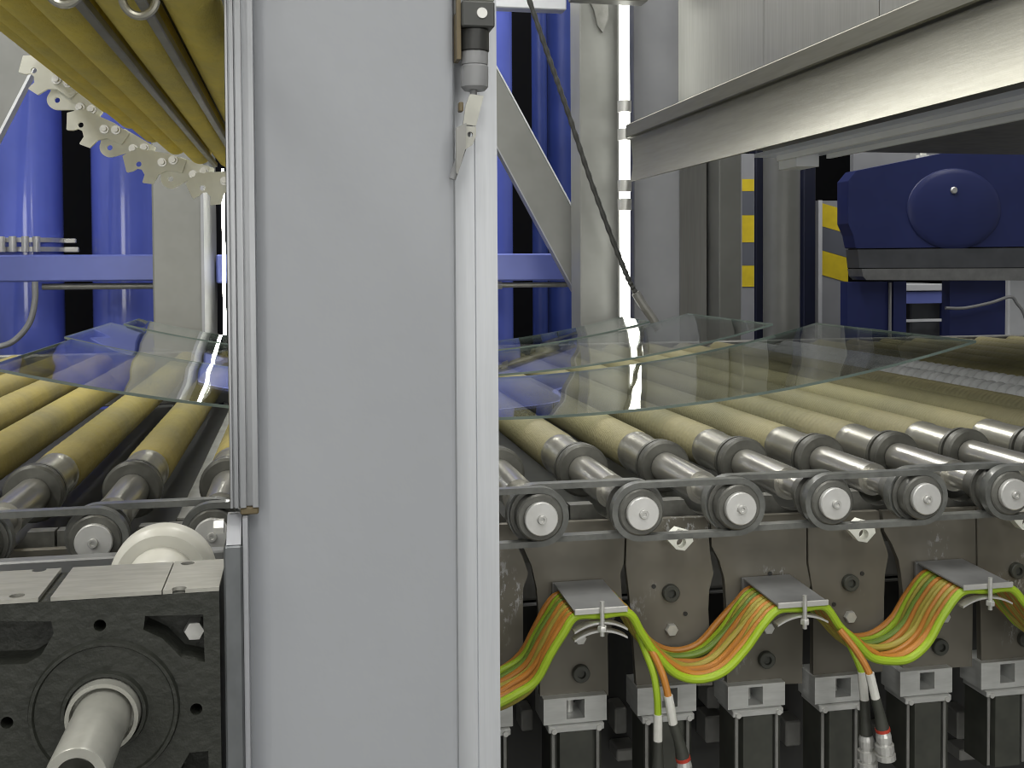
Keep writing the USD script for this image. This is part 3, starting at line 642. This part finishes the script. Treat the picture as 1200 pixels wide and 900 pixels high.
# blue press
YQ = 4.9
t = Thing('press', 'dark blue press with a rounded body hanging under the hood', 'press machine')
body = Polygon(XZ([(994, 212), (1004, 200), (1290, 142), (1290, 288), (1003, 291), (1000, 276), (994, 262)], YQ)).buffer(-.01).buffer(.01)
t.part('body', ext(body, YQ, YQ + .11), 'blue_dark')
t.part('trim', ext(Polygon(XZ([(1004, 292.5), (1290, 289.5), (1290, 313), (1006, 314)], YQ)), YQ - .01, YQ + .11), 'press_grey')
t.part('trim', ext(Polygon(XZ([(1006, 315), (1290, 314), (1290, 329), (1012, 328), (1008, 324)], YQ)), YQ - .03, YQ + .11), 'bracket_grey')
c = U(1118, 245, YQ); 
dome_ = lathe((c[0], YQ - .001, c[2]), (0, -1, 0), [(0, .26), (.006, .255), (.014, .225), (.020, .15), (.023, .07), (.0235, 1e-6)], 40)
dome_.vertices[:, 2] = c[2] + (dome_.vertices[:, 2] - c[2]) * .78
t.part('cover', dome_, 'blue_dark', smooth=True)
t.part('work_light', lathe((U(1127, 222, YQ - .09)[0], YQ - .034, U(1127, 222, YQ - .09)[2]), (0, 1, 0), [(0, 1e-6), (0, .014), (.005, .018), (.012, .018), (.012, 1e-6)], 16), 'zinc')
for (xa1, xb1) in ((993, 1040), (1047, 1062), (1113, 1178)):
    t.part('leg', bx(UX(xa1, YQ + .02, 360), UX(xb1, YQ + .02, 360), YQ + .02, YQ + .09, 0, UZ(329.5, YQ + .1, 1050)), 'blue_dark')
t.done()
single('leg_conduit', 'thin grey conduit between the two left press legs', 'conduit', cyl((UX(1044, YQ, 360), YQ + .008, 0), (UX(1044, YQ, 360), YQ + .008, UZ(331, YQ, 1044)), .008, 12), 'gland_grey')
single('hose_loop', 'pale hose looped across the right press leg', 'hose', tube([U(1108, 361, YQ - .012), U(1130, 361, YQ - .012), U(1160, 355, YQ - .012), U(1184, 348, YQ - .012), U(1192, 356, YQ - .012), U(1200, 368, YQ - .012), U(1206, 392, YQ - .012)], .008, 10), 'gland_grey')
single('ceiling_bracket', 'small pale bracket under the hood above the press', 'bracket', cat(bx(UX(1094, YQ, 180), UX(1099, YQ, 180), YQ + .1, YQ + .12, UZ(179, YQ, 1096), UZ(160, YQ, 1096)), bx(UX(1090, YQ, 180), UX(1102, YQ, 180), YQ + .095, YQ + .125, UZ(185, YQ, 1096), UZ(179.2, YQ, 1096))), 'white_link')

# ================================================================ DRIVE SIDE: plates, motors, brackets, cables
YS = 1.362
plates = {
 'A': [(520, 618), (606, 614), (608, 643), (614, 657), (619, 672), (613, 690), (613, 735), (613, 812), (520, 815)],
 'B': [(611, 614), (614, 643), (623, 663), (629, 689), (631, 715), (633, 816), (713, 815), (712, 745), (729, 705), (727, 672), (731, 660), (733, 609)],
 'C': [(735, 609), (733.5, 662), (738, 703), (741, 735), (746, 806), (835, 803), (831, 732), (830, 715), (831, 692), (836, 672), (832, 648), (829, 606)],
 'D': [(833, 606), (834, 640), (843, 657), (849, 678), (851, 704), (852, 803), (940, 801), (941, 722), (950, 685), (945, 660), (945, 602)],
 'E': [(947, 602), (947.5, 660), (952, 690), (953, 720), (953, 793), (1034, 787), (1036, 716), (1036, 699), (1037, 673), (1041, 650), (1032, 622), (1030, 599)],
 'F': [(1034, 599), (1036, 622), (1045, 637), (1053, 656), (1056, 673), (1058, 693), (1058, 786), (1139, 781), (1140, 705), (1144, 690), (1143, 595)],
 'G': [(1145, 595), (1146, 690), (1149, 712), (1150, 777), (1238, 772), (1240, 700), (1244, 589)],
 'H': [(1246, 589), (1246, 690), (1250, 770), (1560, 752), (1560, 570)]}
caps = {'B': [(680, 788)], 'C': [(785, 694)], 'D': [(897, 772)], 'E': [(995, 682)], 'F': [(1100, 757)], 'G': [(1190, 668), (1200, 748)], 'A': [], 'H': []}
hexs = {'B': [(679, 747)], 'C': [(786, 737)], 'D': [(899, 735)], 'E': [(995, 722)], 'F': [(1105, 722)], 'G': [], 'A': [], 'H': []}
pins = {'C': [(766, 687), (803, 719)], 'E': [(1010, 672), (977, 708)], 'B': [], 'D': [(902, 672)], 'F': [], 'G': [], 'A': [], 'H': []}
where = {'A': 'at the edge of the column', 'B': 'first right of the column edge', 'C': 'between the first and second cable brackets', 'D': 'under the second cable bracket', 'E': 'between the second and third cable brackets', 'F': 'under the third cable bracket', 'G': 'at the right edge of the picture', 'H': 'just beyond the right edge of the picture'}
for i, (k, poly) in enumerate(plates.items()):
    dy = .003 if k in 'BDF' else 0.0
    t = Thing('side_plate', 'worn dark steel side plate ' + where[k], 'steel plate')
    y = YS + dy
    t.part('plate', ext(Polygon(XZ(poly, y)).buffer(0), y, y + .010), 'worn_plate')
    for p in caps[k]: t.part('socket_screw', capscrew(U(*p, y) + [0, -.0003, 0], (0, -1, 0), .0115, .008), 'motor_black')
    for p in hexs[k]: t.part('hex_bolt', hexbolt(U(*p, y) + [0, -.0003, 0], (0, -1, 0), .0085, .007), 'zinc')
    for p in pins[k]: t.part('pin', cyl(U(*p, y) + [0, -.0003, 0], U(*p, y) + [0, -.0015, 0], .003, 12), 'black_plastic')
    t.done()
# left bank of side plates, mostly behind the gear unit
single('side_plate', 'dark steel side plate low behind the gear unit', 'steel plate', bx(-.75, UX(500, YS, 640), YS, YS + .01, ZA - .22, UZ(640, YS, 120), .001), 'worn_plate')
single('ledge_rail', 'blue grey rail running behind the gear unit', 'rail', bx(-.75, UX(262, 1.2, 655), 1.22, 1.24, UZ(690, 1.22, 120), UZ(653, 1.22, 120), .002), 'bracket_grey')
# plastic clips
for (px, py), lab in (((795, 630), 'white plastic clip below the belt, second and third pulleys'), ((1008, 620), 'white plastic clip below the belt, fourth and fifth pulleys'), ((1199, 606), 'white plastic clip below the belt at the right edge of the picture')):
    c = U(px, py, 1.335); s = 1 / PPM(1.335, px)
    hexp = Polygon([(-15, 0), (-2, 11), (14, 6), (16, -4), (6, -14), (-4, -12)]).difference(Point(2, -5).buffer(5.5))
    single('plastic_clip', lab, 'clip', ext(affinity.translate(affinity.scale(hexp, s, s, origin=(0, 0)), c[0], c[2]), 1.330, 1.345), 'white_link')
# bearing holders with a rounded seat below each shaft
bp = None
def bearing(k):
    x = rx(k)
    p = sbox(x - .0625, ZA - .085, x + .0625, ZA - .012).difference(Point(x, ZA).buffer(.034)).difference(sbox(x - .034, ZA, x + .034, ZA + .02))
    return ext(p, 1.385, 1.405)
for k in range(-6, 9):
    single('bearing_holder', 'dark bearing holder behind the belts, %s %s' % (ORD[k if k >= 0 else -k - 1], 'right of the column' if k >= 0 else 'leftward from the first one right of the column'), 'bearing holder', bearing(k), 'pulley_dark', 'bearing holders')

# motors
mots = [(637, 711, 817, 856, 664, 685, 820, 842), (747, 816, 804, 845, 776, 794, 807, 829), (853, 920, 802, 838, 877, 894, 805, 826), (955, 1012, 792, 832, 979, 997, 795, 817), (1055, 1116, 785, 823, 1078, 1095, 788, 808), (1150, 1208, 775, 815, 1172, 1189, 778, 800)]
YM = 1.352
ml = ['directly right of the column', 'behind the left hanging cables', 'below the second cable bracket', 'behind the pair of silver plugs', 'below the third cable bracket', 'at the right edge']
def motor(x0, x1, zt, zl, hx, lab, hole):
    zc = zl
    t = Thing('stepper_motor', lab, 'motor')
    blk = sbox(x0, zc, x1, zt)
    if hole: blk = blk.difference(sbox(hole[0], hole[2], hole[1], hole[3]))
    t.part('gear_block', ext(blk, YM, YM + .05), 'aluminium_block')
    if hole:
        cx_ = (hole[0] + hole[1]) / 2; cz_ = (hole[2] + hole[3]) / 2
        t.part('coupling', cyl((cx_ - .003, YM + .025, hole[2] + .0005), (cx_ - .003, YM + .025, hole[3] - .0005), .006, 16), 'zinc')
    w = x1 - x0; m0, m1 = x0 + w * .10, x1 - w * .10
    t.part('flange_lip', bx(x0 + w * .06, x1 - w * .06, YM - .006, YM + .05, zc - .009, zc - .0006, .001), 'aluminium_block')
    t.part('motor_body', extz([(m0, YM - .002), (m0 + .006, YM + .006), (m0 + .010, YM + .006), (m0 + .012, YM - .004), (m1 - .012, YM - .004), (m1 - .010, YM + .006), (m1 - .006, YM + .006), (m1, YM - .002), (m1, YM + .05), (m0, YM + .05)], zc - .11, zc - .0096), 'motor_black', smooth=False)
    for x in (m0 + .004, m1 - .004):
        t.part('screw', cyl((x, YM - .004, zc - .006), (x, YM - .009, zc - .006), .0035, 12), 'zinc')
    for x in (m0 + .002, m1 - .006):
        t.part('tie_rod', bx(x, x + .004, YM - .0006, YM + .003, zc - .108, zc - .010), 'dull_steel')
    t.done()
for i, (x0, x1, yt, yl, h0, h1, hy0, hy1) in enumerate(mots):
    pm_ = (x0 + x1) / 2
    motor(UX(x0, YM, yt), UX(x1, YM, yt), UZ(yt, YM, pm_), UZ(yl - 9, YM, pm_), None, 'black motor with grey aluminium block ' + ml[i],
          (UX(h0, YM, 820), UX(h1, YM, 820), UZ(hy1, YM, pm_), UZ(hy0, YM, pm_)))
motor(UX(540, YM, 830), UX(601, YM, 830), UZ(826, YM, 590), UZ(852, YM, 590), None, 'black motor half hidden by the right edge of the column', None)
# dark back wall of the drive bay and small fittings in it
t = Thing('drive_bay', 'dark drive bay behind the motors with small fittings', 'machine bay')
t.part('back', bx(-.8, 1.7, 1.50, 1.515, .5, ZA - .18), 'black_plastic')
for (px, py, w_, h_) in ((728, 845, 14, 30), (838, 855, 22, 30), (930, 860, 18, 28), (1040, 866, 20, 22), (1130, 850, 16, 30), (618, 845, 14, 24), (735, 885, 24, 14), (1028, 880, 16, 20), (1135, 885, 20, 12), (838, 818, 18, 24)):
    c = U(px, py, 1.46); s = 1 / PPM(1.46, px)
    t.part('fitting', bx(c[0] - w_ * s / 2, c[0] + w_ * s / 2, 1.46, 1.499, c[2] - h_ * s / 2, c[2] + h_ * s / 2, .002), 'dull_steel')
t.done()

# cable brackets
YBF, YBB = 1.252, 1.3605
brs = [((673, 718), (735, 711)), ((911, 709.5), (970, 704.5)), ((1128, 688.5), (1186, 683.5))]
for i, (p, q) in enumerate(brs):
    a, b = U(*p, YBF), U(*q, YBF); zt = (a[2] + b[2]) / 2
    t = Thing('cable_bracket', 'folded grey cable bracket, ' + ['nearest to the column', 'middle one of three', 'rightmost of three'][i], 'bracket')
    t.part('shelf', extx([(YBB, zt + .004), (YBF, zt + .0005), (YBF, zt - .0015), (YBB, zt + .002)], a[0], b[0]), 'bracket_grey')
    t.part('lip', bx(a[0], b[0], YBF - .003, YBF - .0003, zt - .004, zt + .003, .0006), 'zinc')
    t.part('end_plate', ext(Polygon([(a[0] - .002, zt + .004), (a[0] - .002, zt - .03), (a[0] + .008, zt - .03), (a[0] + .008, zt + .004)]), YBB - .004, YBB), 'bracket_grey')
    xm_ = (a[0] + b[0]) / 2
    for dzz in (.014, .024):
        if i and dzz == .024: continue
        arc = [(a[0] + (b[0] - a[0]) * s, zt - dzz - .010 * (2 * s - 1) ** 2 - .0005) for s in np.linspace(0, 1, 14)]
        t.part('clamp_bar', ext(Polygon(arc + [(x, z - .0025) for x, z in arc[::-1]]), YBF - .002, YBF + .012), 'zinc')
    t.part('bolt', cyl((xm_, YBF - .006, zt - .03), (xm_, YBF - .006, zt + .012), .0028, 12), 'zinc')
    t.part('nut', hexbolt((xm_, YBF - .006, zt - .024), (0, 0, 1), .0058, .006), 'zinc')
    t.done()

# ribbon of sheathed wires draped over the brackets
fr = [(540, 838), (572, 829), (603, 815), (628, 796), (645, 767), (660, 742), (675, 727), (704, 723), (736, 722), (752, 742), (768, 764), (792, 788), (819, 796), (848, 788), (874, 760), (894, 732), (912, 716), (940, 713), (966, 713), (984, 734), (1002, 753), (1020, 768), (1042, 776), (1066, 771), (1088, 752), (1106, 720), (1128, 696), (1157, 692), (1184, 691), (1200, 706), (1216, 728), (1238, 752), (1262, 764), (1290, 752), (1316, 722), (1340, 690)]
base = np.array(XZ(fr, 1.258))
for (p, q) in brs:                           # under each bracket the wires lie flat between shelf and clamp
    a, b = U(*p, YBF), U(*q, YBF); zt = (a[2] + b[2]) / 2
    for i in range(len(base)):
        if a[0] - .008 < base[i, 0] < b[0] + .008: base[i, 1] = zt - .0082
cols = ['wire_green', 'wire_orange', 'wire_olive', 'wire_orange', 'wire_olive', 'wire_olive', 'wire_orange', 'wire_leaf', 'wire_olive', 'wire_green', 'wire_orange']
t = Thing('wire_ribbon', 'ribbon of green, orange and olive wires draped over the three cable brackets', 'cable bundle')
tr = np.array([1 if (fr[i][1] > 735) else 0 for i in range(len(fr))], float)
for j, cm in enumerate(cols):
    y = 1.258 + .0088 * j
    dzv = np.array([(rng.random() - .5) * .004 for _ in fr]) * tr + tr * (.010 * math.sin(j * 2.1) * .5) * (1 if j else 0)
    dzb = np.where(np.array([f[0] for f in fr]) < 640, -.004 * (j % 3), 0)
    P = [(bx_, y + (rng.random() - .5) * .002, bz_ + dv + dv2) for (bx_, bz_), dv, dv2 in zip(base, dzv, dzb)]
    t.part('wire', tube(P, .0046 if j else .0052, 10, 7), cm, label={'wire_green': 'bright yellow green wire', 'wire_orange': 'orange wire', 'wire_olive': 'olive yellow wire', 'wire_leaf': 'dull green wire'}[cm])
t.done()
# hanging cables with plugs
def hanging(label, path, mat, sleeve, boot, plug, Y, ring=False):
    t = Thing('hanging_cable', label, 'cable')
    t.part('wire', tube([U(*p, Y + max(0, .030 - .012 * i)) for i, p in enumerate(path)], .0045, 10), mat)
    t.part('sleeve', tube([U(*p, Y) for p in sleeve], .0056, 12, 2), 'sleeve_white')
    b = [U(*p, Y) for p in boot]
    t.part('strain_relief', tube(b, [.006, .0066, .0085], 12, 4), 'motor_black')
    if ring: t.part('ring', cyl(b[-1], b[-1] + (b[-1] - b[-2]) / np.linalg.norm(b[-1] - b[-2]) * .004, .0092, 16), 'red_plastic')
    if plug:
        p = [U(*q, Y) for q in plug]; d = p[1] - p[0]; L = np.linalg.norm(d)
        t.part('plug', lathe(p[0], d, [(0, 1e-6), (0, .008), (.15 * L, .0095), (.35 * L, .0095), (.37 * L, .0075), (.45 * L, .0075), (.47 * L, .0115), (.72 * L, .0115), (.74 * L, .009), (.8 * L, .009), (.82 * L, .0125), (L, .0125), (L, 1e-6)], 14), 'zinc', smooth=False)
    t.done()
hanging('green cable hanging in front of the second motor', [(748, 742), (757, 765), (766, 790), (770, 815), (771, 838)], 'wire_green', [(771, 837), (771, 868)], [(771, 868), (771, 890), (771, 925)], None, 1.244)
hanging('orange cable hanging in front of the second motor, with a silver plug', [(760, 756), (770, 775), (778, 795), (783, 816)], 'wire_orange', [(783, 815), (789, 848)], [(789, 848), (796, 870), (800, 887)], [(801, 890), (806, 935)], 1.232, True)
hanging('green cable hanging in front of the fourth motor, with a silver plug', [(974, 722), (990, 745), (1002, 768), (1010, 788)], 'wire_green', [(1010, 787), (1013, 820)], [(1013, 820), (1014, 842), (1015, 860)], [(1015, 861), (1017, 899)], 1.246)
hanging('orange cable hanging in front of the fourth motor, with a red ring', [(984, 738), (1000, 758), (1012, 776), (1019, 790)], 'wire_orange', [(1019, 789), (1026, 818)], [(1026, 818), (1031, 838), (1034, 853)], [(1035, 857), (1038, 889)], 1.220, True)

# ================================================================ GEAR UNIT (lower left)
YG = .86
gz = UZ(697, YG, 100)
gx0, gx1 = -.42, UX(258, YG, 780)
def GP(px, py): return tuple(U(px, py, YG)[[0, 2]])
t = Thing('gear_unit', 'dark cast gear unit with machined top and hollow output shaft', 'gearbox')
yt1 = float((C + ray(100, 664) * ((gz - C[2]) / ray(100, 664)[2]))[1])
front = Polygon([(gx0, .55), (gx1, .55), (gx1, gz - .0033), (gx0, gz - .0033)])
pock = [Polygon([GP(-40, 728), GP(60, 728), GP(63, 742), GP(48, 768), GP(30, 778), GP(-40, 780)]), Polygon([GP(170, 722), GP(238, 720), GP(240, 776), GP(212, 770), GP(190, 748), GP(168, 738)]), Polygon([GP(222, 882), GP(244, 880), GP(246, 930), GP(210, 930), GP(212, 900)])]
fr2 = front
for p in pock: fr2 = fr2.difference(p)
for q in ((117, 733), (230, 831), (8, 847)): fr2 = fr2.difference(Point(*GP(*q)).buffer(.0045))
t.part('housing', ext(fr2, YG, YG + .03), 'cast_iron')
t.part('core', bx(gx0, gx1, YG + .0302, yt1 - .003, .55, gz - .011), 'cast_iron')
cc = U(123, 833, YG); s = 1 / PPM(YG, 123)
o = np.array([cc[0], YG - .0003, cc[2]])
t.part('bearing_ring', lathe(o, (0, -1, 0), [(0, 90 * s), (.004, 88 * s), (.004, 84 * s), (.0015, 82 * s), (.0015, 52 * s), (.006, 50 * s), (.006, 46 * s), (.002, 45 * s), (.002, 1e-6)], 64), 'cast_iron')
o2 = o + [0, -.0025, 0]
t.part('seal_collar', lathe(o2, (0, -1, 0), [(0, 44 * s), (.012, 43 * s), (.012, 38 * s), (.003, 37 * s), (.003, 1e-6)], 40), 'tube_grey')
t.part('hollow_shaft', lathe(o2 + [0, -.0035, 0], (0, -1, 0), [(0, 33 * s), (.102, 33 * s), (.104, 32 * s), (.104, 22 * s), (.05, 22 * s), (.05, 1e-6)], 40), 'tube_grey')
bq = U(228, 739, YG + .02)
t.part('bolt', hexbolt((bq[0], YG + .03, bq[2]), (0, -1, 0), .0085, .012), 'zinc')
def on_top(px, py):
    d = ray(px, py); k = (gz - C[2]) / d[2]; return (C + d * k)[:2]
yt0, yt1 = YG - .001, float(on_top(100, 664)[1])
# machined top in three plates, with bolt holes
def topplate(xa, xb, hol):
    p = Polygon([(xa, yt0), (xb, yt0), (xb, yt1), (xa, yt1)])
    for hxp, hyp in hol: p = p.difference(Point(hxp, hyp).buffer(.0055))
    t.part('top_plate', extz(p, gz - .003, gz), 'machined')
xA = on_top(42, 704)[0]; xB = on_top(54, 707)[0]; xC = on_top(187, 699)[0]
topplate(gx0, xA, [tuple(on_top(46, 668)), tuple(on_top(20, 698))])
topplate(xB, xC - .0005, [])
topplate(xC + .0005, gx1, [tuple(on_top(220, 660)), tuple(on_top(210, 689.5))])
t.part('top_bed', bx(gx0, gx1, YG + .03, yt1 - .002, gz - .0105, gz - .0033), 'cast_iron')
t.part('foot', bx(gx0 + .02, gx1 - .01, YG + .01, yt1 - .01, 0, .548, .004), 'cast_iron')
t.done()
# white flanged wheel behind it
yw = 1.13
cw = U(190, 678, yw); s = 1 / PPM(yw, 190)
t = Thing('flanged_wheel', 'cream white flanged plastic wheel behind the gear unit', 'wheel')
o = np.array([cw[0], yw, cw[2]])
t.part('rim', lathe(o, (0, 1, 0), [(-.006, 1e-6), (-.006, 55 * s), (0, 61 * s), (.006, 63 * s), (.022, 63 * s), (.026, 60 * s), (.026, 1e-6)], 56), 'white_plastic')
t.part('hub', lathe(o, (0, -1, 0), [(.0065, 1e-6), (.0065, 41 * s), (.05, 41 * s), (.056, 38 * s), (.056, 1e-6)], 48), 'white_plastic')
t.part('axle', cyl(o + [0, .0265, 0], o + [0, .07, 0], .012, 18), 'shaft_steel')
t.done()

# lamps at the ceiling that hold the area lights
h0 = None
LAMPN = ['front left', 'front middle', 'front right', 'above the overhead rollers', 'above the grey column', 'left above the far end of the bed', 'above the fluorescent tube', 'far right corner', 'behind the hood above the round post', 'right side wall', 'above the space behind the fluorescent tube', 'against the dark rear wall']
LAMPN = ['long flat ceiling lamp, ' + n for n in LAMPN]
for i, (x, y, p) in enumerate(LAMPS):
    if h0 is None:
        tt = Thing('ceiling_lamp', LAMPN[0], 'ceiling lamp')
        tt.part('housing', bx(x - .28, x + .28, y - .8, y + .8, 3.90, 3.97, .01), 'white_paint'); tt.part('hanger', cat(bx(x - .01, x + .01, y - .6, y - .58, 3.9705, 4.0), bx(x - .01, x + .01, y + .58, y + .6, 3.9705, 4.0)), 'dull_steel')
        h0 = tt.done(); l0 = (x, y)
    else:
        h0.copy((x - l0[0], y - l0[1], 0), LAMPN[i])
